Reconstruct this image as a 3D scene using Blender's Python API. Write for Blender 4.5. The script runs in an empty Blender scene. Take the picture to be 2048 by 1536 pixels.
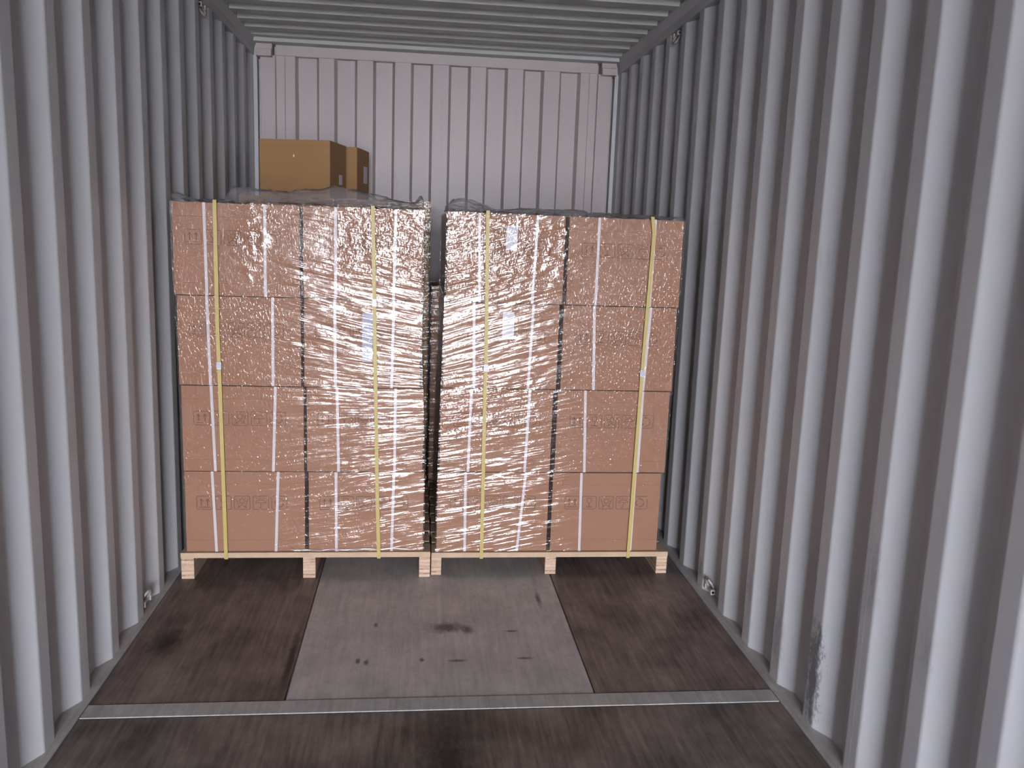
import bpy, math, random
from mathutils import Matrix, Vector, noise as mnoise

random.seed(7)
SC = bpy.context.scene
COL = SC.collection

# ------------------------------------------------------------------ camera
cam_data = bpy.data.cameras.new('camera')
cam_data.sensor_width = 36.0
cam_data.lens = 1717.4 / 2048 * 36.0
cam_data.clip_start = 0.02
cam = bpy.data.objects.new('camera', cam_data)
COL.objects.link(cam)
R_ = Vector((0.99382126, -0.10517757, 0.03545396))
U_ = Vector((-0.01663721, 0.17465352, 0.98448939))
F_ = Vector((0.10973836, 0.97899634, -0.17182452))
cam.matrix_world = Matrix(((R_.x, U_.x, -F_.x, -0.1127),
                           (R_.y, U_.y, -F_.y, 0.0),
                           (R_.z, U_.z, -F_.z, 1.5430),
                           (0, 0, 0, 1)))
SC.camera = cam

# ------------------------------------------------------------------ world: overcast daylight outside the open doors
W_STRENGTH = 61.0
world = bpy.data.worlds.new('overcast_sky')
SC.world = world
world.use_nodes = True
bg = world.node_tree.nodes['Background']
bg.inputs['Color'].default_value = (0.88, 0.92, 1.0, 1)
bg.inputs['Strength'].default_value = W_STRENGTH

DOOR_Y = -6.10
pl = bpy.data.lights.new('doorway_portal', 'AREA')       # sampling portal: gives off nothing itself
pl.shape = 'RECTANGLE'
pl.size = 2.34
pl.size_y = 2.58
pl.cycles.is_portal = True
po = bpy.data.objects.new('doorway_portal', pl)
COL.objects.link(po)
po.location = (0, DOOR_Y - 0.02, 1.30)
po.rotation_euler = (math.radians(90), 0, 0)             # faces +y, into the container

SC.view_settings.view_transform = 'Standard'
SC.view_settings.look = 'None'
SC.view_settings.gamma = 1.0
SC.view_settings.exposure = 0.0
SC.view_settings.use_curve_mapping = False
SC.cycles.max_bounces = 11
SC.cycles.diffuse_bounces = 6
SC.cycles.glossy_bounces = 4
SC.cycles.transparent_max_bounces = 14
SC.cycles.use_denoising = True

# ------------------------------------------------------------------ node helpers
def new_mat(name):
    m = bpy.data.materials.new(name)
    m.use_nodes = True
    nt = m.node_tree
    nt.nodes.clear()
    out = nt.nodes.new('ShaderNodeOutputMaterial')
    return m, nt, out

def N(nt, kind, **kw):
    n = nt.nodes.new(kind)
    for k, v in kw.items():
        if k in n.inputs.keys():
            n.inputs[k].default_value = v
        else:
            setattr(n, k, v)
    return n

def math_node(nt, op, a, b=None, clamp=False):
    n = nt.nodes.new('ShaderNodeMath')
    n.operation = op
    n.use_clamp = clamp
    for i, v in enumerate((a, b)):
        if v is None:
            continue
        if isinstance(v, (int, float)):
            n.inputs[i].default_value = v
        else:
            nt.links.new(v, n.inputs[i])
    return n.outputs[0]

def coords(nt, scale=(1, 1, 1), source='Object', rot=(0, 0, 0), loc=(0, 0, 0)):
    tc = nt.nodes.new('ShaderNodeTexCoord')
    mp = nt.nodes.new('ShaderNodeMapping')
    mp.inputs['Scale'].default_value = scale
    mp.inputs['Rotation'].default_value = rot
    mp.inputs['Location'].default_value = loc
    nt.links.new(tc.outputs[source], mp.inputs['Vector'])
    return mp.outputs['Vector']

def noise_tex(nt, vec, scale=5.0, detail=4.0, rough=0.55):
    n = nt.nodes.new('ShaderNodeTexNoise')
    n.inputs['Scale'].default_value = scale
    n.inputs['Detail'].default_value = detail
    n.inputs['Roughness'].default_value = rough
    nt.links.new(vec, n.inputs['Vector'])
    return n.outputs['Fac']

def ramp(nt, fac, stops):
    r = nt.nodes.new('ShaderNodeValToRGB')
    el = r.color_ramp.elements
    while len(el) < len(stops):
        el.new(0.5)
    for e, (p, c) in zip(el, stops):
        e.position = p
        e.color = (*c, 1) if len(c) == 3 else c
    nt.links.new(fac, r.inputs['Fac'])
    return r.outputs['Color']

def mix_col(nt, fac, a, b):
    m = nt.nodes.new('ShaderNodeMix')
    m.data_type = 'RGBA'
    for sock, v in ((m.inputs[0], fac), (m.inputs[6], a), (m.inputs[7], b)):
        if isinstance(v, (int, float)):
            sock.default_value = v
        elif isinstance(v, tuple):
            sock.default_value = (*v, 1) if len(v) == 3 else v
        else:
            nt.links.new(v, sock)
    return m.outputs[2]

def principled(nt, out, col, rough=0.5, metal=0.0, spec=0.5, height=None, bump=0.3, dist=0.002):
    p = nt.nodes.new('ShaderNodeBsdfPrincipled')
    for key, v in (('Base Color', col), ('Roughness', rough), ('Metallic', metal), ('Specular IOR Level', spec)):
        if isinstance(v, (int, float)):
            p.inputs[key].default_value = v
        elif isinstance(v, tuple):
            p.inputs[key].default_value = (*v, 1)
        else:
            nt.links.new(v, p.inputs[key])
    if height is not None:
        b = nt.nodes.new('ShaderNodeBump')
        b.inputs['Strength'].default_value = bump
        b.inputs['Distance'].default_value = dist
        nt.links.new(height, b.inputs['Height'])
        nt.links.new(b.outputs['Normal'], p.inputs['Normal'])
    nt.links.new(p.outputs[0], out.inputs['Surface'])
    return p

def plain(name, col, rough=0.6, metal=0.0, spec=0.5, var=0.12, scale=30.0):
    m, nt, out = new_mat(name)
    n = noise_tex(nt, coords(nt), scale, 3)
    c = mix_col(nt, n, tuple(v * (1 - var) for v in col), tuple(min(1, v * (1 + var)) for v in col))
    principled(nt, out, c, rough, metal, spec)
    return m

# ------------------------------------------------------------------ materials
def paint_material(name, base, spots=()):
    m, nt, out = new_mat(name)
    big = noise_tex(nt, coords(nt, (1.2, 1.2, 0.5)), 2.0, 4)
    col = mix_col(nt, big, tuple(v * 0.90 for v in base), tuple(v * 1.08 for v in base))
    streak = noise_tex(nt, coords(nt, (9, 9, 0.8)), 3.0, 6, 0.7)
    dirt = math_node(nt, 'MULTIPLY', math_node(nt, 'SUBTRACT', streak, 0.60, True), 2.2, True)
    col = mix_col(nt, dirt, col, tuple(v * 0.55 for v in base))
    fine = noise_tex(nt, coords(nt, (60, 60, 25)), 2.0, 5, 0.75)
    chips = math_node(nt, 'MULTIPLY', math_node(nt, 'SUBTRACT', fine, 0.70, True), 8.0, True)
    col = mix_col(nt, math_node(nt, 'MULTIPLY', chips, 0.45), col, (0.16, 0.14, 0.14))
    for (p, rad, power) in spots:                         # scuffs left by loading, each with its own place and outline
        inv = (1 / rad[0], 1 / rad[1], 1 / rad[2])
        v = coords(nt, inv, loc=(-p[0] * inv[0], -p[1] * inv[1], -p[2] * inv[2]))
        ln = nt.nodes.new('ShaderNodeVectorMath'); ln.operation = 'LENGTH'
        nt.links.new(v, ln.inputs[0])
        edge = noise_tex(nt, coords(nt, (30, 30, 16)), 1.6, 6, 0.75)
        s = math_node(nt, 'SUBTRACT', math_node(nt, 'ADD', 0.0, math_node(nt, 'MULTIPLY', edge, 2.4)), math_node(nt, 'MULTIPLY', ln.outputs['Value'], 0.60))
        s = math_node(nt, 'MULTIPLY', math_node(nt, 'SUBTRACT', s, 0.52, True), 1.6 * power, True)
        col = mix_col(nt, math_node(nt, 'MULTIPLY', s, 0.8), col, (0.11, 0.11, 0.13))
    rel = noise_tex(nt, coords(nt, (3, 3, 1.2)), 4.0, 3)
    principled(nt, out, col, 0.42, 0.0, 0.4, rel, 0.25, 0.0015)
    return m

WALL_COL = (0.455, 0.448, 0.465)
M_wall = paint_material('grey_wall_paint', WALL_COL)
M_wall_r = paint_material('grey_wall_paint_scuffed', WALL_COL, (
    ((1.18, 2.46, 0.18), (0.09, 0.042, 0.17), 2.0),
    ((1.18, 2.735, 0.16), (0.09, 0.04, 0.12), 0.5),
    ((1.18, 2.18, 0.62), (0.09, 0.04, 0.10), 0.35),
    ((1.18, 1.90, 0.55), (0.09, 0.03, 0.10), 0.3),
    ((1.18, 3.01, 0.25), (0.09, 0.03, 0.15), 0.4),
    ((1.18, 3.57, 0.08), (0.09, 0.03, 0.05), 0.7)))
M_back = paint_material('pale_end_wall_paint', (0.43, 0.368, 0.365))
M_roof = paint_material('roof_paint', (0.50, 0.50, 0.49))

def wood_floor(name, dark, light, stain=0.6, spots=(), seed=0.0):
    m, nt, out = new_mat(name)
    grain = noise_tex(nt, coords(nt, (26, 1.6, 1), loc=(seed, seed, 0)), 2.2, 6, 0.65)
    blot = noise_tex(nt, coords(nt, (2.2, 1.5, 1), loc=(seed, 0, 0)), 2.0, 5, 0.6)
    f = math_node(nt, 'ADD', math_node(nt, 'MULTIPLY', grain, 0.45), math_node(nt, 'MULTIPLY', blot, 0.60))
    mid = tuple((a + b) / 2 for a, b in zip(dark, light))
    col = ramp(nt, f, [(0.40, dark), (0.53, mid), (0.66, light)])
    scr = noise_tex(nt, coords(nt, (70, 2.2, 1), rot=(0, 0, 0.06), loc=(seed * 2, 1, 0)), 1.5, 3, 0.6)
    sc = math_node(nt, 'MULTIPLY', math_node(nt, 'SUBTRACT', scr, 0.66, True), 6.0, True)
    col = mix_col(nt, math_node(nt, 'MULTIPLY', sc, 0.6), col, tuple(min(1, v * 1.35) for v in light))
    mott = noise_tex(nt, coords(nt, (14, 9, 1), loc=(seed, seed, 0)), 2.0, 6, 0.75)
    col = mix_col(nt, math_node(nt, 'MULTIPLY', math_node(nt, 'SUBTRACT', mott, 0.47, True), 2.0, True), col, tuple(v * 0.62 for v in mid))
    marks = noise_tex(nt, coords(nt, (9, 5, 1), loc=(0, seed, 0)), 2.4, 5, 0.7)
    mk = math_node(nt, 'MULTIPLY', math_node(nt, 'SUBTRACT', marks, 0.63, True), 5.0 * stain, True)
    col = mix_col(nt, mk, col, tuple(v * 0.45 for v in dark))
    for (px, py, rx, ry, k) in spots:
        v = coords(nt, (1 / rx, 1 / ry, 0), loc=(-px / rx, -py / ry, 0))
        ln = nt.nodes.new('ShaderNodeVectorMath'); ln.operation = 'LENGTH'
        nt.links.new(v, ln.inputs[0])
        edge = noise_tex(nt, coords(nt, (26, 12, 1)), 2.0, 4, 0.7)
        s = math_node(nt, 'SUBTRACT', math_node(nt, 'ADD', 0.8, edge), math_node(nt, 'MULTIPLY', ln.outputs['Value'], 0.8))
        s = math_node(nt, 'MULTIPLY', math_node(nt, 'SUBTRACT', s, 0.5, True), 2.0 * k, True)
        col = mix_col(nt, s, col, tuple(v * 0.35 for v in dark))
    principled(nt, out, col, 0.55, 0, 0.35, grain, 0.25, 0.002)
    return m

M_floor_brown = wood_floor('worn_brown_floor_plywood', (0.070, 0.051, 0.043), (0.25, 0.19, 0.16), 0.7,
                           ((-1.02, 3.10, 0.07, 0.14, 0.8), (-0.55, 2.95, 0.02, 0.30, 0.9)))
M_floor_brown2 = wood_floor('worn_brown_floor_plywood_b', (0.070, 0.053, 0.046), (0.27, 0.21, 0.18), 0.7, (), 3.7)
M_floor_grey = wood_floor('worn_grey_floor_plywood', (0.34, 0.31, 0.30), (0.53, 0.485, 0.47), 0.5,
                          ((0.02, 3.19, 0.09, 0.06, 0.9), (0.10, 3.17, 0.03, 0.05, 0.8), (-0.28, 2.92, 0.012, 0.03, 1.0),
                           (-0.31, 2.93, 0.012, 0.03, 1.0), (-0.26, 3.22, 0.012, 0.03, 0.9), (0.05, 2.92, 0.05, 0.012, 0.9),
                           (-0.08, 2.93, 0.012, 0.02, 0.9), (0.30, 2.93, 0.04, 0.012, 0.9), (0.27, 3.15, 0.035, 0.012, 0.9),
                           (0.42, 3.45, 0.015, 0.12, 0.7)), 1.3)
M_floor_near = wood_floor('dark_threshold_plywood', (0.055, 0.044, 0.038), (0.23, 0.187, 0.16), 0.9, ((0.0, 2.3, 0.14, 0.5, 0.7),), 8.1)
M_steel = wood_floor('worn_floor_steel', (0.28, 0.265, 0.255), (0.46, 0.44, 0.425), 1.0, (), 5.5)

def cardboard(name, base):
    m, nt, out = new_mat(name)
    a = noise_tex(nt, coords(nt, (1.5, 1.5, 3)), 2.5, 4)
    fib = noise_tex(nt, coords(nt, (12, 12, 160)), 3.0, 3)
    f = math_node(nt, 'ADD', math_node(nt, 'MULTIPLY', a, 0.7), math_node(nt, 'MULTIPLY', fib, 0.3))
    col = mix_col(nt, f, tuple(v * 0.86 for v in base), tuple(v * 1.12 for v in base))
    principled(nt, out, col, 0.72, 0, 0.25, fib, 0.1, 0.001)
    return m

M_card = cardboard('pinkish_brown_cardboard', (0.315, 0.156, 0.092))
M_card_o = cardboard('ochre_brown_cardboard', (0.34, 0.190, 0.085))
M_white = plain('white_plastic_band', (0.58, 0.52, 0.545), 0.4, 0, 0.5, 0.04)
M_yellow = plain('yellow_plastic_band', (0.43, 0.33, 0.095), 0.45, 0, 0.5, 0.08)
M_seal = plain('crimped_metal_seal', (0.34, 0.34, 0.37), 0.5, 0.8, 0.5, 0.25, 300)
M_ink = plain('brown_print_ink', (0.145, 0.076, 0.050), 0.8, 0, 0.2, 0.2)
M_paper = plain('white_paper', (0.66, 0.63, 0.68), 0.6, 0, 0.3, 0.03)
M_paper_dull = plain('blue_grey_paper', (0.40, 0.40, 0.50), 0.6, 0, 0.3, 0.05)
M_ring = plain('lashing_steel', (0.42, 0.38, 0.37), 0.5, 0.3, 0.5, 0.3, 80)

def lam_material():
    m, nt, out = new_mat('laminated_pallet_wood')
    v = coords(nt, (4, 2, 85))
    lay = noise_tex(nt, v, 1.0, 2, 0.5)
    gr = noise_tex(nt, coords(nt, (40, 6, 60)), 2.0, 4)
    f = math_node(nt, 'ADD', math_node(nt, 'MULTIPLY', lay, 0.75), math_node(nt, 'MULTIPLY', gr, 0.25))
    col = ramp(nt, f, [(0.36, (0.20, 0.09, 0.07)), (0.44, (0.46, 0.30, 0.21)), (0.60, (0.60, 0.45, 0.34))])
    principled(nt, out, col, 0.7, 0, 0.25, f, 0.3, 0.002)
    return m
M_lam = lam_material()
M_board = plain('pallet_deck_wood', (0.48, 0.34, 0.235), 0.7, 0, 0.25, 0.18, 12)
M_concrete = plain('yard_concrete', (0.42, 0.41, 0.40), 0.9, 0, 0.2, 0.15, 2)
M_frame = plain('door_frame_paint', (0.45, 0.43, 0.45), 0.5)

def film_material(name, haze, gain, bump_gain=1.0):
    """clear stretch film: Fresnel reflection over full transparency, wrinkles as relief"""
    m, nt, out = new_mat(name)
    at_s = N(nt, 'ShaderNodeAttribute', attribute_name='streak').outputs['Fac']
    at_c = N(nt, 'ShaderNodeAttribute', attribute_name='crinkle').outputs['Fac']
    s1 = noise_tex(nt, coords(nt, (3.0, 58.0, 1), 'UV'), 1.0, 1, 0.5)
    s2 = noise_tex(nt, coords(nt, (8.0, 120.0, 1), 'UV', loc=(3.1, 7.7, 0)), 1.0, 1, 0.5)
    brk = noise_tex(nt, coords(nt, (6.0, 17.0, 1), 'UV', loc=(9.1, 1.7, 0)), 1.0, 2, 0.5)
    brk = math_node(nt, 'ADD', 0.15, math_node(nt, 'MULTIPLY', math_node(nt, 'SUBTRACT', brk, 0.30, True), 3.6))
    c1 = noise_tex(nt, coords(nt, (60, 75, 1), 'UV', rot=(0, 0, 0.35), loc=(1, 2, 0)), 1.0, 2, 0.5)
    c2 = noise_tex(nt, coords(nt, (140, 62, 1), 'UV', rot=(0, 0, 0.9)), 1.0, 1, 0.5)
    spark = math_node(nt, 'MULTIPLY', math_node(nt, 'SUBTRACT', c2, 0.57, True), math_node(nt, 'ADD', 0.25, math_node(nt, 'MULTIPLY', at_c, 2.2)))
    h_s = math_node(nt, 'ADD', math_node(nt, 'MULTIPLY', s1, 0.0030), math_node(nt, 'MULTIPLY', s2, 0.0014))
    h_s = math_node(nt, 'MULTIPLY', math_node(nt, 'MULTIPLY', h_s, brk), at_s)
    h_c = math_node(nt, 'MULTIPLY', math_node(nt, 'ADD', math_node(nt, 'MULTIPLY', c1, 0.0032), math_node(nt, 'MULTIPLY', c2, 0.0016)), at_c)
    h = math_node(nt, 'ADD', math_node(nt, 'ADD', h_s, h_c), math_node(nt, 'MULTIPLY', spark, 0.0085))
    b = nt.nodes.new('ShaderNodeBump')
    b.inputs['Strength'].default_value = 1.0
    b.inputs['Distance'].default_value = bump_gain
    nt.links.new(h, b.inputs['Height'])
    geo = nt.nodes.new('ShaderNodeNewGeometry')          # thin sheet: the same Schlick reflectance from either side
    dt = nt.nodes.new('ShaderNodeVectorMath'); dt.operation = 'DOT_PRODUCT'
    nt.links.new(b.outputs['Normal'], dt.inputs[0]); nt.links.new(geo.outputs['Incoming'], dt.inputs[1])
    cosv = math_node(nt, 'ABSOLUTE', dt.outputs['Value'])
    sch = math_node(nt, 'POWER', math_node(nt, 'SUBTRACT', 1.0, cosv, True), 5.0)
    fac = math_node(nt, 'ADD', 0.045 * gain, math_node(nt, 'MULTIPLY', sch, 0.75), True)
    tr = nt.nodes.new('ShaderNodeBsdfTransparent')
    tr.inputs['Color'].default_value = (0.97, 0.965, 0.97, 1)
    gl = nt.nodes.new('ShaderNodeBsdfAnisotropic')
    gl.inputs['Color'].default_value = (1, 1, 1, 1)
    gl.inputs['Roughness'].default_value = 0.14
    nt.links.new(b.outputs['Normal'], gl.inputs['Normal'])
    df = nt.nodes.new('ShaderNodeBsdfDiffuse')
    df.inputs['Color'].default_value = (0.75, 0.72, 0.74, 1)
    m1 = nt.nodes.new('ShaderNodeMixShader')
    m1.inputs[0].default_value = haze
    nt.links.new(tr.outputs[0], m1.inputs[1]); nt.links.new(df.outputs[0], m1.inputs[2])
    m2 = nt.nodes.new('ShaderNodeMixShader')
    nt.links.new(fac, m2.inputs[0])
    nt.links.new(m1.outputs[0], m2.inputs[1]); nt.links.new(gl.outputs[0], m2.inputs[2])
    nt.links.new(m2.outputs[0], out.inputs['Surface'])
    return m
M_film = film_material('clear_stretch_film', 0.015, 1.15)
M_film_top = film_material('gathered_stretch_film', 0.15, 1.6)
M_film_rear = film_material('shaded_stretch_film', 0.01, 0.5)  # same film, reflection weakened: shade on the rear stacks put into the material

# ------------------------------------------------------------------ mesh helpers
class MB:
    def __init__(self):
        self.v, self.f = [], []
    def add(self, verts, faces):
        o = len(self.v)
        self.v += [tuple(p) for p in verts]
        self.f += [tuple(i + o for i in q) for q in faces]
        return self
    def box(self, x0, x1, y0, y1, z0, z1):
        return self.add([(x0, y0, z0), (x1, y0, z0), (x1, y1, z0), (x0, y1, z0),
                         (x0, y0, z1), (x1, y0, z1), (x1, y1, z1), (x0, y1, z1)],
                        [(0, 3, 2, 1), (4, 5, 6, 7), (0, 1, 5, 4), (1, 2, 6, 5), (2, 3, 7, 6), (3, 0, 4, 7)])
    def prism(self, prof, axis, a, b):
        """prof: closed list of 2D points, extruded along axis between a and b"""
        n = len(prof)
        def put(p, t):
            return {'x': (t, p[0], p[1]), 'y': (p[0], t, p[1]), 'z': (p[0], p[1], t)}[axis]
        vs = [put(p, a) for p in prof] + [put(p, b) for p in prof]
        fs = [(i, (i + 1) % n, n + (i + 1) % n, n + i) for i in range(n)]
        fs += [tuple(range(n - 1, -1, -1)), tuple(range(n, 2 * n))]
        return self.add(vs, fs)
    def sheet(self, prof, axis, a, b, rows=1):
        """open profile swept along axis (no caps)"""
        n = len(prof)
        vs, fs = [], []
        for r in range(rows + 1):
            t = a + (b - a) * r / rows
            for p in prof:
                vs.append({'x': (t, p[0], p[1]), 'y': (p[0], t, p[1]), 'z': (p[0], p[1], t)}[axis])
        for r in range(rows):
            for i in range(n - 1):
                fs.append((r * n + i, r * n + i + 1, (r + 1) * n + i + 1, (r + 1) * n + i))
        return self.add(vs, fs)
    def ribbon(self, pts, w):
        """flat printed line in the xz plane at y = 0"""
        for (x0, z0), (x1, z1) in zip(pts[:-1], pts[1:]):
            d = math.hypot(x1 - x0, z1 - z0) or 1e-9
            nx, nz = -(z1 - z0) / d * w / 2, (x1 - x0) / d * w / 2
            self.add([(x0 + nx, 0, z0 + nz), (x0 - nx, 0, z0 - nz), (x1 - nx, 0, z1 - nz), (x1 + nx, 0, z1 + nz)], [(0, 1, 2, 3)])
        return self
    def tube(self, pts, r, closed=False, seg=8):
        pts = [Vector(p) for p in pts]
        n = len(pts)
        base = len(self.v)
        for i, p in enumerate(pts):
            a = pts[i - 1] if (closed or i) else pts[0]
            b = pts[(i + 1) % n] if (closed or i < n - 1) else pts[-1]
            t = (b - a).normalized()
            u = t.orthogonal().normalized() if abs(t.y) > 0.9 else t.cross(Vector((0, 1, 0))).normalized()
            w = t.cross(u)
            for k in range(seg):
                an = 2 * math.pi * k / seg
                self.v.append(tuple(p + r * (math.cos(an) * u + math.sin(an) * w)))
        for i in range(n if closed else n - 1):
            j = (i + 1) % n
            for k in range(seg):
                l = (k + 1) % seg
                self.f.append((base + i * seg + k, base + i * seg + l, base + j * seg + l, base + j * seg + k))
        if not closed:
            self.f.append(tuple(base + k for k in range(seg)))
            self.f.append(tuple(base + (n - 1) * seg + k for k in reversed(range(seg))))
        return self
    def mesh(self, name):
        me = bpy.data.meshes.new(name)
        me.from_pydata(self.v, [], self.f)
        me.validate()
        me.update()
        return me
    def build(self, name, mat, parent=None, smooth=False, bevel=0.0, loc=None):
        return link(name, self.mesh(name), mat, parent, smooth, bevel, loc)

def link(name, me, mat, parent=None, smooth=False, bevel=0.0, loc=None):
    if mat is not None and not me.materials:
        me.materials.append(mat)
    if smooth:
        for p in me.polygons:
            p.use_smooth = True
    o = bpy.data.objects.new(name, me)
    COL.objects.link(o)
    if parent is not None:
        o.parent = parent
    if loc is not None:
        o.location = loc
    if bevel:
        b = o.modifiers.new('bevel', 'BEVEL')
        b.width = bevel
        b.segments = 2
        b.limit_method = 'ANGLE'
        b.angle_limit = math.radians(70)
    return o

def empty(name, loc, rz=0.0):
    o = bpy.data.objects.new(name, None)
    COL.objects.link(o)
    o.location = loc
    o.rotation_euler = (0, 0, rz)
    return o

def tag(o, label=None, cat=None, group=None, kind=None):
    for k, v in (('label', label), ('category', cat), ('group', group), ('kind', kind)):
        if v:
            o[k] = v
    return o

def struct(o, label, cat):
    return tag(o, label, cat, None, 'structure')

HW = 1.176           # half the inner width
YB = 5.843           # end wall, proud flats
SHEET = 0.004

# ------------------------------------------------------------------ floor
fl = MB().box(-1.26, 1.26, DOOR_Y, 5.95, -0.14, -0.012).build('floor', M_steel)
struct(fl, 'worn shipping container floor of brown and grey plywood panels', 'floor')
G = 0.0025
def floor_panel(x0, x1, y0, y1, mat, top=0.0, label=None, name='plywood_panel'):
    o = MB().box(x0 + G, x1 - G, y0 + G, y1 - G, -0.012, top).build(name, mat, fl, bevel=0.0015)
    if label:
        o['label'] = label
    return o
floor_panel(-1.150, -0.530, 2.672, 5.83, M_floor_brown, 0.0, 'dark brown worn plywood panel')
floor_panel(-0.530, 0.512, 2.672, 5.83, M_floor_grey, -0.0005, 'pale grey scraped plywood panel')
floor_panel(0.512, 1.140, 2.672, 5.83, M_floor_brown2, 0.0, 'dark brown worn plywood panel')
floor_panel(-1.150, 1.140, 2.590, 2.672, M_steel, 0.002, 'grey steel strip crossing the floor', 'floor_strip')
floor_panel(-1.150, 1.140, DOOR_Y + 0.12, 2.590, M_floor_near, 0.0, 'dark brown threshold plywood panel')
floor_panel(-1.150, 1.140, DOOR_Y, DOOR_Y + 0.12, M_steel, 0.0, 'steel door sill', 'door_sill')
bl = MB().prism([(-1.230, -0.012), (-1.151, -0.012), (-1.151, 0.002), (-1.166, 0.003), (-1.230, 0.003)], 'y', DOOR_Y, 5.84).build('baseboard_left', M_steel)
struct(bl, 'grey steel edge rail along the left foot of the wall', 'rail')
br = MB().prism([(1.141, -0.012), (1.230, -0.012), (1.230, 0.003), (1.160, 0.003), (1.141, 0.002)], 'y', DOOR_Y, 5.84).build('baseboard_right', M_steel)
struct(br, 'grey steel edge rail along the right foot of the wall', 'rail')

# ------------------------------------------------------------------ corrugated side walls
def round_profile(pts, r=0.007, k=4):
    out = [pts[0]]
    for a, b, c in zip(pts[:-2], pts[1:-1], pts[2:]):
        a, b, c = Vector(a), Vector(b), Vector(c)
        ra, rc = min(r, (a - b).length * 0.45), min(r, (c - b).length * 0.45)
        p, q = b + (a - b).normalized() * ra, b + (c - b).normalized() * rc
        for i in range(k + 1):
            t = i / k
            out.append(tuple(p * (1 - t) ** 2 + b * 2 * t * (1 - t) + q * t * t))
    out.append(pts[-1])
    return out

def side_profile(side, y_first, pitch):
    """(x, y) points from the door to the end wall; y_first is a corner where an inner flat meets a slope that faces the door"""
    k0 = int(math.floor((DOOR_Y - y_first) / pitch)) + 1
    pts = [(side * HW, DOOR_Y)]
    k = k0
    s = pitch / 0.278
    while True:
        yc = y_first + k * pitch
        if yc > 5.86:
            break
        for dy, off in ((-0.208, 0), (-0.140, 0.036), (-0.068, 0.036), (0.0, 0)):
            y = yc + dy * s
            if DOOR_Y + 0.01 < y < 5.835:
                pts.append((side * (HW + off), y))
        k += 1
    lx = pts[-1][0]
    pts.append((lx, 5.846))
    return pts

def wall(name, side, y_first, pitch, mat, label):
    prof = round_profile(side_profile(side, y_first, pitch))
    closed = prof + [(p[0] + side * SHEET, p[1]) for p in reversed(prof)]
    mb = MB()
    n = len(prof)
    ZB, ZT = 0.0, 2.605
    rows = 1
    vs, fs = [], []
    for z in (ZB, ZT):
        vs += [(x, y, z) for x, y in closed]
    m = len(closed)
    fs = [(i, (i + 1) % m, m + (i + 1) % m, m + i) for i in range(m)]
    for i in range(n - 1):
        j = m - 1 - i
        fs.append((i, j, j - 1, i + 1))
        fs.append((m + i, m + i + 1, m + j - 1, m + j))
    mb.add(vs, fs)
    o = mb.build(name, mat)
    o.data.update()
    return struct(o, label, 'wall')
wl = wall('wall_left', -1, 2.412, 0.2835, M_wall, 'left container wall of grey painted corrugated steel')
wr = wall('wall_right', 1, 1.875, 0.2765, M_wall_r, 'right container wall of grey corrugated steel with scuffs')
# weld seams, each on an inner flat
for side, parent, ys in ((-1, wl, (2.72, 3.86, 4.98)), (1, wr, (2.19, 3.02, 4.13, 5.24))):
    for y in ys:
        MB().prism([(side * (HW + 0.001), y - 0.004), (side * (HW - 0.0002), y), (side * (HW + 0.001), y + 0.004)], 'z', 0.0, 2.60).build('weld_seam', M_wall, parent)

# top side rails
for name, s, mat in (('trim_1', -1, M_wall), ('trim_2', 1, M_wall)):
    prof = [(s * 1.235, 2.60), (s * 1.170, 2.60), (s * 1.168, 2.640), (s * 1.150, 2.690), (s * 1.150, 2.76), (s * 1.235, 2.76)]
    o = MB().prism(prof, 'y', DOOR_Y, 5.918).build(name, mat, bevel=0.002)
    struct(o, 'top side rail above the %s corrugated wall' % ('left' if s < 0 else 'right'), 'rail')

# ------------------------------------------------------------------ corrugated roof
prof = [(DOOR_Y, 2.688)]
PR = 0.2065
ys = 4.414
k = int(math.floor((DOOR_Y - ys) / PR)) + 1
while ys + k * PR < 5.70:
    y = ys + k * PR                                     # here the roof comes down again: this slope faces the door
    if y - 0.10 > DOOR_Y:
        prof += [(y - 0.112, 2.686), (y - 0.096, 2.710), (y - 0.018, 2.710), (y, 2.686)]
    k += 1
prof += [(5.735, 2.688), (5.745, 2.668), (5.918, 2.668)]
closed = prof + [(p[0], p[1] + SHEET) for p in reversed(prof)]
m_ = len(closed); n_ = len(prof)
vs = [(-1.172, y, z) for y, z in closed] + [(1.172, y, z) for y, z in closed]
fs = [(i, (i + 1) % m_, m_ + (i + 1) % m_, m_ + i) for i in range(m_)]
ro = MB().add(vs, fs).build('ceiling', M_roof)
struct(ro, 'corrugated grey steel container roof seen from inside', 'ceiling')
# ------------------------------------------------------------------ end wall
SL = 0.017
edges = [-0.915, -0.786, -0.669, -0.545, -0.423, -0.305, -0.182, -0.060, 0.062, 0.184, 0.303, 0.425, 0.547, 0.665, 0.788, 0.908]
prof = [(-1.037, YB)]
proud = True
for e in edges:
    if proud:
        prof += [(e - SL * 0.2, YB), (e + SL * 0.8, YB + 0.042)]
    else:
        prof += [(e, YB + 0.042), (e + SL, YB)]
    proud = not proud
prof += [(1.037, YB)]
closed = prof + [(x, y + SHEET) for x, y in reversed(prof)]
m_ = len(closed)
vs = [(x, y, 0.0) for x, y in closed] + [(x, y, 2.606) for x, y in closed]
fs = [(i, (i + 1) % m_, m_ + (i + 1) % m_, m_ + i) for i in range(m_)]
wb = MB().add(vs, fs).build('wall_back', M_back)
struct(wb, 'pale pinkish end wall of vertical corrugated steel', 'wall')
MB().box(-1.037, 1.037, YB - 0.006, YB + 0.06, 2.603, 2.668).build('header', M_back, wb, bevel=0.003)
for x in (-1.036, -0.981, 0.984, 1.036):
    MB().prism([(x - 0.003, YB), (x, YB - 0.003), (x + 0.003, YB)], 'z', 0.0, 2.60).build('weld_seam', M_back, wb)
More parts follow.
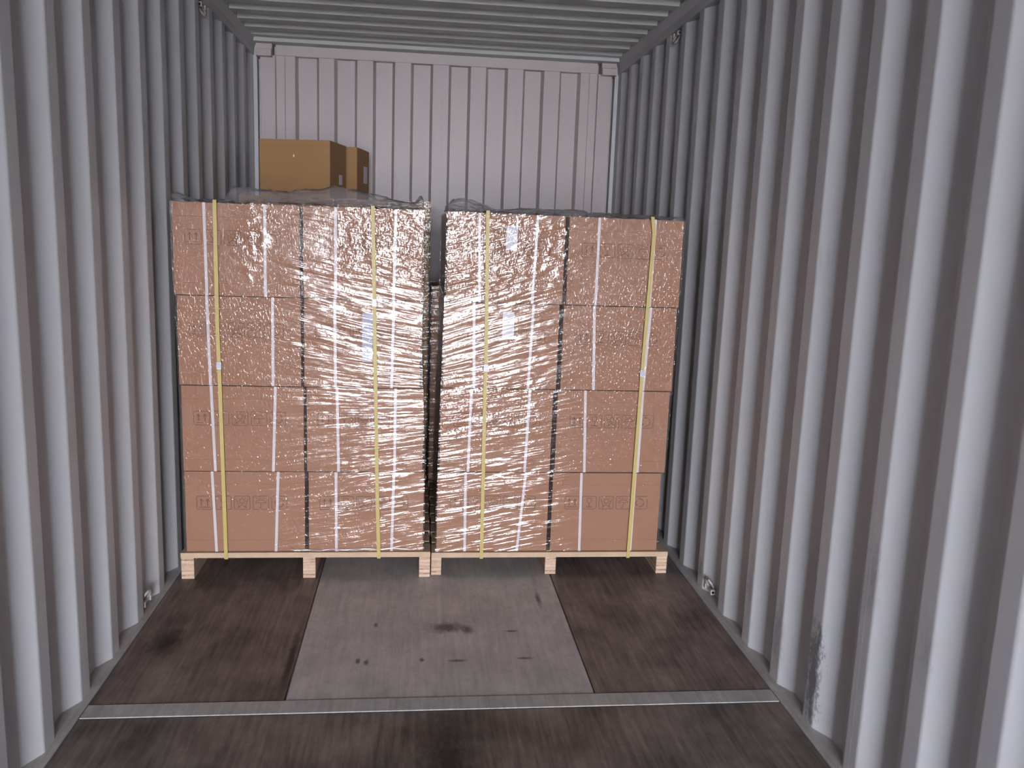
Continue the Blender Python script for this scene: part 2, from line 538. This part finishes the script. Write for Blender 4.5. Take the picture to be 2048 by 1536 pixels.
MB().box(-1.26, 1.26, YB + 0.062, YB + 0.075, -0.01, 2.75).build('outer_frame', M_back, wb)
for s in (-1, 1):
    a, b = sorted((s * 1.130, s * 1.038))
    MB().box(a, b, YB - 0.022, YB + 0.06, 0.0, 2.60).build('corner_post', M_back, wb, bevel=0.003)
    a, b = sorted((s * 1.151, s * 1.053))
    MB().prism([(YB - 0.075, 2.586), (YB + 0.05, 2.586), (YB + 0.05, 2.666), (YB - 0.050, 2.666), (YB - 0.052, 2.634), (YB - 0.072, 2.628)], 'x', a, b).build('corner_casting', M_back, wb, bevel=0.003)
    a, b = sorted((s * 1.152, s * 1.250))
    MB().box(a, b, YB - 0.006, YB + 0.06, 0.0, 2.70).build('post_return', M_wall, wb)

# ------------------------------------------------------------------ door frame and yard outside (behind the camera)
for i, (x0, x1, z0, z1) in enumerate(((-1.26, -1.165, -0.14, 2.76), (1.165, 1.26, -0.14, 2.76), (-1.165, 1.165, 2.60, 2.76))):
    o = MB().box(x0, x1, DOOR_Y - 0.10, DOOR_Y, z0, z1).build('trim_%d' % (i + 3), M_frame, bevel=0.003)
    struct(o, ('left door post of the container', 'right door post of the container', 'door header of the container')[i], 'door frame')
yd = MB().box(-40, 40, -60, 20, -1.60, -1.45).build('ground', M_concrete)
struct(yd, 'concrete yard outside the open container doors', 'ground')

# ------------------------------------------------------------------ lashing rings
def lashing(side, y, z, label, hang):
    e = empty('lashing_ring', (side * (HW + 0.012), y, z))
    tag(e, label, 'lashing ring', 'lashing rings on the container rails')
    dx = -side
    MB().box(-0.010, 0.010, -0.045, -0.030, -0.012, 0.012).build('lug', M_ring, e, bevel=0.002)
    MB().box(-0.010, 0.010, 0.030, 0.045, -0.012, 0.012).build('lug', M_ring, e, bevel=0.002)
    MB().tube([(0, -0.045, 0), (0, 0.045, 0)], 0.006).build('bar', M_ring, e, smooth=True)
    pts = []
    for i in range(20):
        a = 2 * math.pi * i / 20
        pts.append((dx * (0.016 + 0.016 * math.cos(a)) - dx * 0.016, 0.026 * math.sin(a), hang * (0.020 + 0.026 * math.cos(a + 0.4))))
    MB().tube(pts, 0.006, True).build('ring', M_ring, e, smooth=True)
lashing(-1, 3.405, 0.030, 'rusty lashing ring at the foot of the left wall', 1)
lashing(1, 3.470, 0.030, 'rusty lashing ring at the foot of the right wall', 1)
lashing(1, 4.555, 2.585, 'lashing ring hanging from the right top rail', -1)
lashing(-1, 4.585, 2.585, 'lashing ring hanging from the left top rail', -1)

# ------------------------------------------------------------------ printed handling marks, shared by the cartons
def arc(cx, cz, r, a0, a1, n=10, rz=None):
    rz = rz or r
    return [(cx + r * math.cos(math.radians(a0 + (a1 - a0) * i / n)), cz + rz * math.sin(math.radians(a0 + (a1 - a0) * i / n))) for i in range(n + 1)]

def marks_mesh():
    mb = MB()
    LW = 0.0026
    S = 0.066
    for k in range(5):
        x = k * 0.0795
        c, r = S, 0.007
        fr = arc(x + r, -r, r, 180, 90, 3) + arc(x + c - r, -r, r, 90, 0, 3) + arc(x + c - r, -0.060 + r, r, 0, -90, 3) + arc(x + r, -0.060 + r, r, -90, -180, 3)
        mb.ribbon(fr + [fr[0]], LW)
        cx = x + c / 2
        if k == 0:                                       # this way up: two arrows over a bar
            for dx in (-0.013, 0.013):
                mb.ribbon([(cx + dx, -0.043), (cx + dx, -0.014)], 0.004)
                mb.ribbon([(cx + dx - 0.008, -0.024), (cx + dx, -0.012), (cx + dx + 0.008, -0.024)], LW)
            mb.ribbon([(cx - 0.024, -0.050), (cx + 0.024, -0.050)], 0.003)
        elif k == 1:                                     # a glass
            mb.ribbon([(cx - 0.010, -0.010)] + arc(cx, -0.016, 0.010, 180, 360, 8, 0.016) + [(cx + 0.010, -0.010), (cx - 0.010, -0.010)], LW)
            mb.ribbon([(cx, -0.032), (cx, -0.049)], 0.004)
            mb.ribbon([(cx - 0.014, -0.050), (cx + 0.014, -0.050)], 0.004)
        elif k == 2:                                     # sun over a crate with rays
            mb.ribbon(arc(cx, -0.022, 0.010, 0, 360, 14), LW)
            for a in range(0, 360, 45):
                ca, sa = math.cos(math.radians(a)), math.sin(math.radians(a))
                mb.ribbon([(cx + 0.013 * ca, -0.022 + 0.013 * sa), (cx + 0.020 * ca, -0.022 + 0.016 * sa)], LW)
            mb.ribbon([(cx - 0.026, -0.010), (cx - 0.012, -0.054)], LW)
            mb.ribbon([(cx + 0.026, -0.010), (cx + 0.012, -0.054)], LW)
            mb.ribbon([(cx - 0.022, -0.054), (cx, -0.038), (cx + 0.022, -0.054)], LW)
        elif k == 3:                                     # umbrella with drops
            mb.ribbon(arc(cx, -0.030, 0.022, 0, 180, 12, 0.014) + [(cx + 0.022, -0.030)], LW)
            mb.ribbon([(cx, -0.030), (cx, -0.050)] + arc(cx - 0.004, -0.050, 0.004, 0, -180, 4), LW)
            for dx in (-0.016, -0.004, 0.008, 0.018):
                mb.ribbon([(cx + dx, -0.006), (cx + dx - 0.003, -0.012)], LW)
        else:                                            # round arrows
            for a in (20, 140, 260):
                p = arc(cx, -0.030, 0.019, a, a + 85, 7)
                mb.ribbon(p, 0.0036)
                e = p[-1]
                mb.ribbon([(e[0] - 0.006, e[1]), e, (e[0], e[1] + 0.006)], LW)
    me = mb.mesh('handling_marks')
    me.materials.append(M_ink)
    return me
MARKS = marks_mesh()

# ------------------------------------------------------------------ cartons
def strap_loop(p_top, p_bot, w, x_c, yf, yb, z0, z1, t=0.0009):
    """a flat band round a load: down the front from p_top to p_bot (x values), under, up the back and over the top"""
    mb = MB()
    def slab(a, b, c, d, n):
        n = Vector(n) * t
        q = [Vector(a), Vector(b), Vector(c), Vector(d)]
        mb.add(q + [p + n for p in q], [(0, 1, 2, 3), (7, 6, 5, 4), (0, 4, 5, 1), (1, 5, 6, 2), (2, 6, 7, 3), (3, 7, 4, 0)])
    h = w / 2
    slab((p_top - h, yf, z1 + t), (p_top + h, yf, z1 + t), (p_bot + h, yf, z0 - t), (p_bot - h, yf, z0 - t), (0, -1, 0))
    slab((p_top - h, yf, z1), (p_top + h, yf, z1), (p_top + h, yb, z1), (p_top - h, yb, z1), (0, 0, 1))
    slab((p_bot - h, yf, z0), (p_bot + h, yf, z0), (p_bot + h, yb, z0), (p_bot - h, yb, z0), (0, 0, -1))
    slab((p_top - h, yb, z1 + t), (p_top + h, yb, z1 + t), (p_bot + h, yb, z0 - t), (p_bot - h, yb, z0 - t), (0, 1, 0))
    return mb

def carton_body(w, d, h, crease=(0.052, 0.055)):
    """x -w/2..w/2, y 0..d, z 0..h with two pressed creases round the front, the back and the flap joint on top"""
    g = 0.0016
    zs = (crease[0], h - crease[1])
    front = [(0, 0)]
    for z in zs:
        front += [(0, z - g), (g, z), (0, z + g)]
    front += [(0, h)]
    prof = front + [(d / 2 - g, h), (d / 2, h - g), (d / 2 + g, h), (d, h)]
    for z in reversed(zs):
        prof += [(d, z + g), (d - g, z), (d, z - g)]
    prof += [(d, 0)]
    return MB().prism(prof, 'x', -w / 2, w / 2)

def carton(x0, x1, yf, d, z0, z1, label, group, straps=(), marks=None, mat=None, sheets=(), yaw=0.0):
    w, h = x1 - x0, z1 - z0
    e = empty('carton', ((x0 + x1) / 2, yf, z0), yaw)
    tag(e, label, 'carton', group)
    xc = (x0 + x1) / 2
    carton_body(w, d, h).build('body', mat or M_card, e, bevel=0.004)
    for a, b in straps:
        strap_loop(a - xc, b - xc, 0.0115, 0, 0, d, 0, h, 0.0009).build('strap', M_white, e)
    if marks:
        o = link('handling_marks', MARKS, None, e, loc=(marks[0] - xc, -0.0006, marks[1] - z0))
    for (sx0, sx1, sz0, sz1) in sheets:
        MB().box(sx0 - xc, sx1 - xc, -0.0008, 0.0, sz0 - z0, sz1 - z0).build('paper_label', M_paper_dull if xc < 0 and mat is None else M_paper, e)
    return e

LAYER = ('top', 'second', 'third', 'bottom')
DEPTH = 0.52
YL, YR = 3.700, 3.725
# x0, gap left, gap right, x1, z bottom, z top for each layer, top first
LEFT = [(-1.120, -0.609, -0.596, -0.098, 1.2475, 1.6260),
        (-1.112, -0.607, -0.594, -0.101, 0.8670, 1.2445),
        (-1.105, -0.597, -0.585, -0.083, 0.4900, 0.8635),
        (-1.103, -0.595, -0.578, -0.075, 0.1250, 0.4870)]
RIGHT = [(0.005, 0.513, 0.530, 1.038, 1.2470, 1.6260),
         (-0.001, 0.503, 0.522, 1.033, 0.8680, 1.2430),
         (-0.008, 0.491, 0.513, 1.026, 0.4865, 0.8640),
         (-0.014, 0.491, 0.508, 1.011, 0.1115, 0.4825)]
LS = [[(-0.993, -0.989), (-0.750, -0.751)], [(-0.991, -0.984), (-0.723, -0.725)], [(-0.982, -0.972), (-0.715, -0.728)], [(-0.987, -0.976), (-0.708, -0.721)],
      [(-0.462, -0.462), (-0.213, -0.219)], [(-0.466, -0.462), (-0.217, -0.223)], [(-0.456, -0.449), (-0.206, -0.206)], [(-0.460, -0.458), (-0.208, -0.215)]]
RS = [[(0.140, 0.150), (0.392, 0.380)], [(0.127, 0.137), (0.388, 0.377)], [(0.126, 0.120), (0.387, 0.376)], [(0.110, 0.115), (0.383, 0.354)],
      [(0.662, 0.662), (0.910, 0.906)], [(0.658, 0.673), (0.913, 0.900)], [(0.637, 0.651), (0.901, 0.898)], [(0.638, 0.645), (0.889, 0.886)]]
SHEETS_L = {(1, 1): [(-0.350, -0.306, 0.98, 1.19)]}
SHEETS_R = {(0, 0): [(0.257, 0.306, 1.475, 1.578)], (0, 1): [(0.254, 0.305, 1.090, 1.207)]}
PAL = (('left', LEFT, LS, YL, SHEETS_L, 0.048), ('right', RIGHT, RS, YR, SHEETS_R, 0.060))
for side, rows, st, yf, sheets, off in PAL:
    for c in (0, 1):
        for r, row in enumerate(rows):
            x0, x1 = (row[0], row[1]) if c == 0 else (row[2], row[3])
            carton(x0, x1, yf + (0.002 if (r + c) % 2 else 0.0), DEPTH, row[4], row[5],
                   'brown carton with white bands, %s layer, %s column of the %s front pallet' % (LAYER[r], ('left', 'right')[c], side),
                   'cartons on the %s front pallet' % side, st[c * 4 + r], (x0 + off, row[5] - 0.110), None, sheets.get((c, r), ()))
    # the second row of the inner column, seen as a sliver down the gap
    c = 1 if side == 'left' else 0
    for r, row in enumerate(rows):
        x0, x1 = (row[0], row[1]) if c == 0 else (row[2], row[3])
        carton(x0, x1 - 0.004, yf + DEPTH + 0.012, DEPTH, row[4], row[5],
               'brown carton behind the %s layer facing the gap, on the %s front pallet' % (LAYER[r], side),
               'rear cartons on the %s front pallet' % side)

# rear row
YREAR = 4.86
RZL = [(1.3125, 1.700), (0.9235, 1.3100), (0.5345, 0.921), (0.1455, 0.532)]
for r, (z0, z1) in enumerate(RZL):
    for c, (x0, x1) in enumerate(((-1.085, -0.580), (-0.562, -0.058))):
        carton(x0, x1, YREAR, 0.46, z0, z1, 'brown carton, %s layer, %s column of the left rear pallet' % (LAYER[r], ('left', 'right')[c]),
               'cartons on the left rear pallet', (), None, M_card_o, [(-0.288, -0.236, 1.672, 1.692)] if (r, c) == (0, 1) else ())
        if r == 0:
            carton(x0, x1, YREAR + 0.47, 0.46, z0, z1, 'brown carton at the back of the top layer, %s column of the left rear pallet' % ('left', 'right')[c],
                   'cartons on the left rear pallet', (), None, M_card_o)
RZR = [(0.8635, 1.238), (0.4875, 0.8615), (0.1115, 0.4855)]
for r, (z0, z1) in enumerate(RZR):
    for c, (x0, x1) in enumerate(((-0.039, 0.462), (0.480, 0.986))):
        carton(x0, x1, YREAR + 0.01, 0.46, z0, z1, 'brown carton, %s of three layers, %s column of the low rear pallet' % (('top', 'middle', 'bottom')[r], ('left', 'right')[c]),
               'cartons on the right rear pallet')

# two loose cartons on top of the left rear stack
def loose(xr, yr, a, w, d, h, z, label, side_labels, front_spot=None):
    """xr, yr: the front right corner; a: turn to the right"""
    ca, sa = math.cos(a), math.sin(a)
    cx, cy = xr - ca * w / 2, yr + sa * w / 2
    e = empty('loose_carton', (cx, cy, z), -a)
    tag(e, label, 'carton', 'loose cartons on top of the rear stack')
    carton_body(w, d, h, (0.0315, 0.0315)).build('body', M_card_o, e, bevel=0.004)
    for (y0, y1, z0, z1) in side_labels:
        MB().box(w / 2, w / 2 + 0.0008, y0, y1, z0, z1).build('paper_label', M_paper, e)
    if front_spot:
        x, zz = front_spot
        MB().box(x - 0.004, x + 0.004, -0.0008, 0, zz - 0.006, zz + 0.006).build('paper_scrap', M_paper, e)
    MB().box(-w / 2 + 0.003, w / 2 - 0.003, d / 2 - 0.024, d / 2 + 0.024, h, h + 0.0006).build('tape', M_card_o, e)
loose(-0.610, 4.95, math.radians(12), 0.402, 0.30, 0.312, 1.7015, 'large loose ochre carton beside the left wall, on top of the rear stack',
      [(0.165, 0.225, 0.085, 0.140)], (-0.005, 0.225))
loose(-0.486, 5.275, math.radians(10), 0.40, 0.30, 0.312, 1.7015, 'loose ochre carton half hidden behind the larger loose carton',
      [(0.165, 0.255, 0.115, 0.215)])

# ------------------------------------------------------------------ pallets
def pallet(x0, x1, y0, y1, z_deck, t, label, skids):
    e = empty('pallet', ((x0 + x1) / 2, y0, 0))
    tag(e, label, 'pallet', 'wooden pallets')
    xc = (x0 + x1) / 2
    n = 8
    wb_ = (y1 - y0 - 0.03 * (n - 1)) / n
    for i in range(n):
        ya = i * (wb_ + 0.03)
        bx = MB().box(x0 - xc + (0.003 if i % 2 else 0), x1 - xc - (0.004 if i % 3 == 1 else 0), ya, ya + wb_, z_deck - t, z_deck)
        bx.build('deck_board', M_board, e, bevel=0.002)
    for a, b in skids:
        MB().box(a - xc, b - xc, 0.006, y1 - y0 - 0.004, 0.0005, z_deck - t).build('skid', M_lam, e, bevel=0.0025)
    return e
pallet(-1.127, -0.041, YL - 0.012, YL + 1.08, 0.1225, 0.024, 'pale wooden pallet under the left wrapped stack', ((-1.127, -1.072), (-0.604, -0.549), (-0.091, -0.041)))
pallet(-0.036, 1.064, YR - 0.014, YR + 1.08, 0.1090, 0.024, 'pale wooden pallet under the right wrapped stack', ((-0.036, 0.010), (0.487, 0.538), (1.013, 1.064)))
pallet(-1.10, -0.050, YREAR - 0.01, YREAR + 0.96, 0.1430, 0.024, 'wooden pallet in the back row by the left wall', ((-1.10, -1.045), (-0.602, -0.547), (-0.105, -0.050)))
pallet(-0.042, 1.02, YREAR, YREAR + 0.96, 0.1090, 0.024, 'wooden pallet in the back row behind the right stack', ((-0.042, 0.010), (0.467, 0.520), (0.968, 1.02)))

# ------------------------------------------------------------------ stretch film
def smoothstep(a, b, x):
    t = max(0.0, min(1.0, (x - a) / (b - a)))
    return t * t * (3 - 2 * t)

def lerp_rows(rows, z, k):
    """x edge of the load at height z"""
    mids = [((r[4] + r[5]) / 2, r[k]) for r in rows]
    if z >= mids[0][0]:
        return mids[0][1]
    for (za, xa), (zb, xb) in zip(mids[:-1], mids[1:]):
        if z >= zb:
            return xb + (xa - xb) * (z - zb) / (za - zb)
    return mids[-1][1]

def n3(x, y, z=0.0):
    return mnoise.noise(Vector((x, y, z)))

def film_sleeve(name, parent, rows, yf, yb, side, nx=150, nz=300, seed=0.0, amp=1.0, mat=None):
    z0, z1 = rows[-1][4] + 0.002, rows[0][5] + 0.003
    gap = 0.0055
    # perimeter parameter: list of (kind, s)
    per = [('f', i / nx) for i in range(nx + 1)]
    ns = 14
    per += [('r', (i + 0.35) / ns) for i in range(ns)]
    per += [('b', 1 - i / 12) for i in range(13)]
    per += [('l', 1 - (i + 0.35) / ns) for i in range(ns)]
    n = len(per)
    verts, uvs, st, cr = [], [], [], []
    for j in range(nz + 1):
        t = j / nz
        z = z0 + (z1 - z0) * t
        xa, xb = lerp_rows(rows, z, 0) - gap, lerp_rows(rows, z, 3) + gap
        for kind, s in per:
            if kind == 'f':
                x, y = xa + (xb - xa) * s, yf - gap
            elif kind == 'r':
                x, y = xb, yf - gap + (yb - yf + 2 * gap) * s
            elif kind == 'b':
                x, y = xa + (xb - xa) * s, yb + gap
            else:
                x, y = xa, yf - gap + (yb - yf + 2 * gap) * s
            if kind == 'f':
                xc = (xa + xb) / 2
                if side == 'left':
                    g = -0.20 + 0.36 * smoothstep(0.62, 0.30, t)
                    streak = 0.10 + 0.90 * smoothstep(0.24, 0.58, s)
                    cri = 0.08 + 0.68 * smoothstep(0.76, 0.86, t) * smoothstep(0.60, 0.72, s)
                    d = abs(s - 0.30) / 0.10 + abs(t - 0.90) / 0.12
                    cri += 0.7 * smoothstep(1.1, 0.6, d)
                    cri += 0.20 * smoothstep(0.74, 0.78, t) * smoothstep(0.4, 0.2, s)
                    streak *= 1 - 0.35 * smoothstep(0.80, 0.9, t)
                elif side == 'right':
                    g = 0.16 + 0.14 * smoothstep(0.35, 0.6, t)
                    streak = 0.10 + 0.90 * smoothstep(0.72, 0.40, s)
                    cri = 0.07 + 0.55 * smoothstep(0.74, 0.80, t) * smoothstep(0.55, 0.45, s)
                    cri += 0.30 * smoothstep(0.80, 0.9, t) * smoothstep(0.4, 0.55, s) * smoothstep(0.95, 0.7, s)
                    cri += 0.35 * smoothstep(0.14, 0.05, abs(t - 0.43)) * smoothstep(0.5, 0.4, s)
                else:
                    g, streak, cri = 0.1, 0.7, 0.3
                v = z - g * (x - xc) + 0.012 * n3(x * 3 + seed, z * 4)
                u = x
                st_n = 0.5 + 0.5 * n3(x * 3.0 + seed, v * 7.0, 5.0)
                streak *= 0.45 + 1.1 * st_n
                # real folds: raised creases a few mm high
                rid = 1 - abs(n3(u * 2.6 + seed, v * 26.0, 2.0)) * 2.2
                rid = max(0.0, rid) ** 2
                fine = n3(u * 5 + seed, v * 60.0, 9.0)
                crk = 1 - abs(n3(u * 17 + seed, v * 19, 4.0)) * 2
                off = amp * (streak * (0.0014 * rid + 0.0004 * fine) + cri * 0.0030 * max(0.0, crk) ** 2)
                edge = smoothstep(0, 0.02, s) * smoothstep(1, 0.98, s)
                y -= off * edge + 0.001
                st.append(streak * (1.0 + 0.7 * smoothstep(0.45, 0.1, t))); cr.append(min(1.0, cri) * (0.55 + 0.9 * abs(n3(x * 6 + seed, z * 6, 8.0))))
                uvs.append((u + seed, v))
            else:
                wv = 0.003 * n3(y * 5 + seed, z * 22, x)
                if kind == 'r': x += abs(wv)
                elif kind == 'l': x -= abs(wv)
                st.append(0.7); cr.append(0.25)
                uvs.append((x + y + seed, z))
            verts.append((x, y, z))
    faces = []
    for j in range(nz):
        for i in range(n):
            k = (i + 1) % n
            faces.append((j * n + i, j * n + k, (j + 1) * n + k, (j + 1) * n + i))
    me = bpy.data.meshes.new(name)
    me.from_pydata(verts, [], faces)
    uvl = me.uv_layers.new(name='UVMap')
    flat = []
    for lp in me.loops:
        flat.extend(uvs[lp.vertex_index])
    uvl.data.foreach_set('uv', flat)
    for an, vals in (('streak', st), ('crinkle', cr)):
        a = me.attributes.new(an, 'FLOAT', 'POINT')
        a.data.foreach_set('value', vals)
    me.update()
    o = link(name, me, mat or M_film, parent, smooth=True)
    corners = {0, nx, nx + ns + 1, nx + ns + 13}
    sharp = me.attributes.new('sharp_edge', 'BOOLEAN', 'EDGE')
    for e in me.edges:
        a, b = e.vertices
        if a % n == b % n and a % n in corners:
            sharp.data[e.index].value = True
    return o

def film_flap(name, parent, xa, xb, ya, yb, z, peaks, seed, nx=110, ny=34):
    """film gathered over the top of the load: low folds, crest heights given along x"""
    verts, uvs = [], []
    def crest(x):
        if x <= peaks[0][0]: return peaks[0][1]
        for (x0, h0), (x1, h1) in zip(peaks[:-1], peaks[1:]):
            if x <= x1:
                return h0 + (h1 - h0) * smoothstep(x0, x1, x)
        return peaks[-1][1]
    for j in range(ny + 1):
        q = j / ny
        y = ya + (yb - ya) * q
        env = smoothstep(0.0, 0.10, q) * (1 - 0.75 * smoothstep(0.2, 0.9, q))
        for i in range(nx + 1):
            x = xa + (xb - xa) * i / nx
            fold = 0.84 + 0.26 * n3(x * 9 + seed, y * 7, 1.0)
            cr_ = max(0.0, 1 - 2 * abs(n3(x * 16 + seed, y * 20, 6.0))) ** 2
            h = 1.12 * crest(x) * env * max(0.25, fold) + 0.010 * cr_ + 0.003
            verts.append((x + 0.006 * n3(x * 12, y * 12, seed), y + 0.004 * n3(x * 14, seed, 3.0), z + h))
            uvs.append((x + seed, y))
    faces = []
    n = nx + 1
    for j in range(ny):
        for i in range(nx):
            faces.append((j * n + i, j * n + i + 1, (j + 1) * n + i + 1, (j + 1) * n + i))
    me = bpy.data.meshes.new(name)
    me.from_pydata(verts, [], faces)
    uvl = me.uv_layers.new(name='UVMap')
    flat = []
    for lp in me.loops:
        flat.extend(uvs[lp.vertex_index])
    uvl.data.foreach_set('uv', flat)
    for an, val in (('streak', 0.25), ('crinkle', 0.6)):
        a = me.attributes.new(an, 'FLOAT', 'POINT')
        a.data.foreach_set('value', [val] * len(verts))
    me.update()
    return link(name, me, M_film_top, parent, smooth=True)

fw = empty('stretch_film', ((-1.10 - 0.09) / 2, YL, 0.125))
tag(fw, 'clear shiny stretch film around the left front carton stack', 'film', 'stretch film on the pallets')
def at_world(o, p):
    o.location = (-p.location.x, -p.location.y, -p.location.z)
at_world(film_sleeve('film_sleeve', fw, LEFT, YL, YL + 1.055, 'left', seed=1.7), fw)
at_world(film_flap('gathered_top', fw, -1.128, -0.096, YL + 0.002, YL + 0.55, 1.6275,
         [(-1.13, 0.030), (-1.07, 0.004), (-0.93, 0.008), (-0.895, 0.066), (-0.80, 0.060), (-0.69, 0.054), (-0.56, 0.060), (-0.48, 0.095), (-0.42, 0.072), (-0.28, 0.048), (-0.19, 0.030), (-0.135, 0.030), (-0.108, 0.065), (-0.096, 0.03)], 4.1), fw)
hem = MB()
hp = [(-0.655, YL - 0.014, 0.141)] + [(-0.640 + 0.0275 * i, YL - 0.0125 - 0.002 * math.sin(i * 1.9), 0.1325 + 0.0022 * math.sin(i * 1.3) + 0.0004 * i) for i in range(20)]
hem.tube(hp, 0.0042, False, 8)
hem_o = hem.build('film_hem', M_film_top, fw, smooth=True)
at_world(hem_o, fw)
for an, val in (('streak', 0.1), ('crinkle', 0.2)):
    a_ = hem_o.data.attributes.new(an, 'FLOAT', 'POINT')
    a_.data.foreach_set('value', [val] * len(hem_o.data.vertices))
fw2 = empty('stretch_film', (0.52, YR, 0.111))
tag(fw2, 'clear shiny stretch film around the right front carton stack', 'film', 'stretch film on the pallets')
at_world(film_sleeve('film_sleeve', fw2, RIGHT, YR, YR + 1.055, 'right', seed=6.3), fw2)
at_world(film_flap('gathered_top', fw2, 0.001, 1.044, YR + 0.002, YR + 0.55, 1.6275,
         [(0.0, 0.02), (0.03, 0.045), (0.09, 0.050), (0.15, 0.035), (0.22, 0.010), (0.36, 0.022), (0.50, 0.020), (0.56, 0.026), (0.66, 0.012), (0.88, 0.010), (1.04, 0.006)], 9.4), fw2)
RL4 = [(-1.085, -0.58, -0.562, -0.058, z0, z1) for z0, z1 in RZL]
fw3 = empty('stretch_film', (-0.57, YREAR, 0.145))
tag(fw3, 'clear stretch film around the tall rear stack by the left wall', 'film', 'stretch film on the pallets')
at_world(film_sleeve('film_sleeve', fw3, RL4, YREAR, YREAR + 0.935, 'rear', 110, 90, 12.0, 1.0, M_film_rear), fw3)
RR3 = [(-0.039, 0.462, 0.480, 0.986, z0, z1) for z0, z1 in RZR]
fw4 = empty('stretch_film', (0.47, YREAR, 0.111))
tag(fw4, 'clear stretch film around the low rear stack seen through the gap', 'film', 'stretch film on the pallets')
at_world(film_sleeve('film_sleeve', fw4, RR3, YREAR + 0.01, YREAR + 0.475, 'rear', 110, 90, 15.0, 1.0, M_film_rear), fw4)

# ------------------------------------------------------------------ yellow bands round the pallets
def yellow_band(path, yf, yb, z_top, z_bot, seal, label, twist=0.0):
    """path: (x, z) points down the front"""
    w, t = 0.0155, 0.0012
    e = empty('pallet_band', (path[-1][0], yf, path[-1][1]))
    tag(e, label, 'strap', 'yellow bands round the pallets')
    ox, oz = path[-1][0], path[-1][1]
    mb = MB()
    def slab(q, n):
        q = [Vector(p) - Vector((ox, yf, oz)) for p in q]
        n = Vector(n) * t
        mb.add(q + [p + n for p in q], [(0, 1, 2, 3), (7, 6, 5, 4), (0, 4, 5, 1), (1, 5, 6, 2), (2, 6, 7, 3), (3, 7, 4, 0)])
    h = w / 2
    for (xa, za), (xb, zb) in zip(path[:-1], path[1:]):
        slab([(xa - h, yf, za), (xa + h, yf, za), (xb + h, yf, zb), (xb - h, yf, zb)], (0, -1, 0))
    xt, xb = path[0][0], path[-1][0]
    slab([(xt - h, yf, z_top), (xt + h, yf, z_top), (xt + h, yb, z_top), (xt - h, yb, z_top)], (0, 0, 1))
    slab([(xb - h, yf, z_bot), (xb + h, yf, z_bot), (xb + h, yb, z_bot), (xb - h, yb, z_bot)], (0, 0, -1))
    slab([(xt - h, yb, z_top), (xt + h, yb, z_top), (xb + h, yb, z_bot), (xb - h, yb, z_bot)], (0, 1, 0))
    mb.build('band', M_yellow, e)
    sx, sz = seal
    s = MB()
    s.box(-0.0100, 0.0100, -0.0042, -0.0010, -0.016, 0.016)
    for k in (-0.008, 0.0, 0.008):
        s.box(-0.0108, 0.0108, -0.0052, -0.0042, k - 0.0018, k + 0.0018)
    so = s.build('seal', M_seal, e, bevel=0.0006)
    so.location = (sx - ox, -0.0004, sz - oz)
    return e
yl, yr = YL - 0.0175, YR - 0.0185
yellow_band([(-0.946, 1.638), (-0.946, 1.107), (-0.943, 0.954), (-0.935, 0.365), (-0.932, 0.096)], yl, YL + 1.085, 1.637, 0.0965, (-0.943, 0.954), 'leftmost yellow band with a metal seal around the left stack')
yellow_band([(-0.308, 1.638), (-0.299, 1.238), (-0.279, 0.366), (-0.270, 0.096)], yl, YL + 1.085, 1.637, 0.0965, (-0.299, 1.236), 'yellow band over the right column of the left stack')
yellow_band([(0.174, 1.638), (0.185, 0.965), (0.184, 0.905), (0.191, 0.083)], yr, YR + 1.085, 1.637, 0.0830, (0.185, 0.962), 'yellow band over the left column of the right stack')
yellow_band([(0.890, 1.638), (0.901, 1.568), (0.886, 0.954), (0.873, 0.083)], yr, YR + 1.085, 1.637, 0.0830, (0.886, 0.950), 'rightmost yellow band with a metal seal around the right stack')
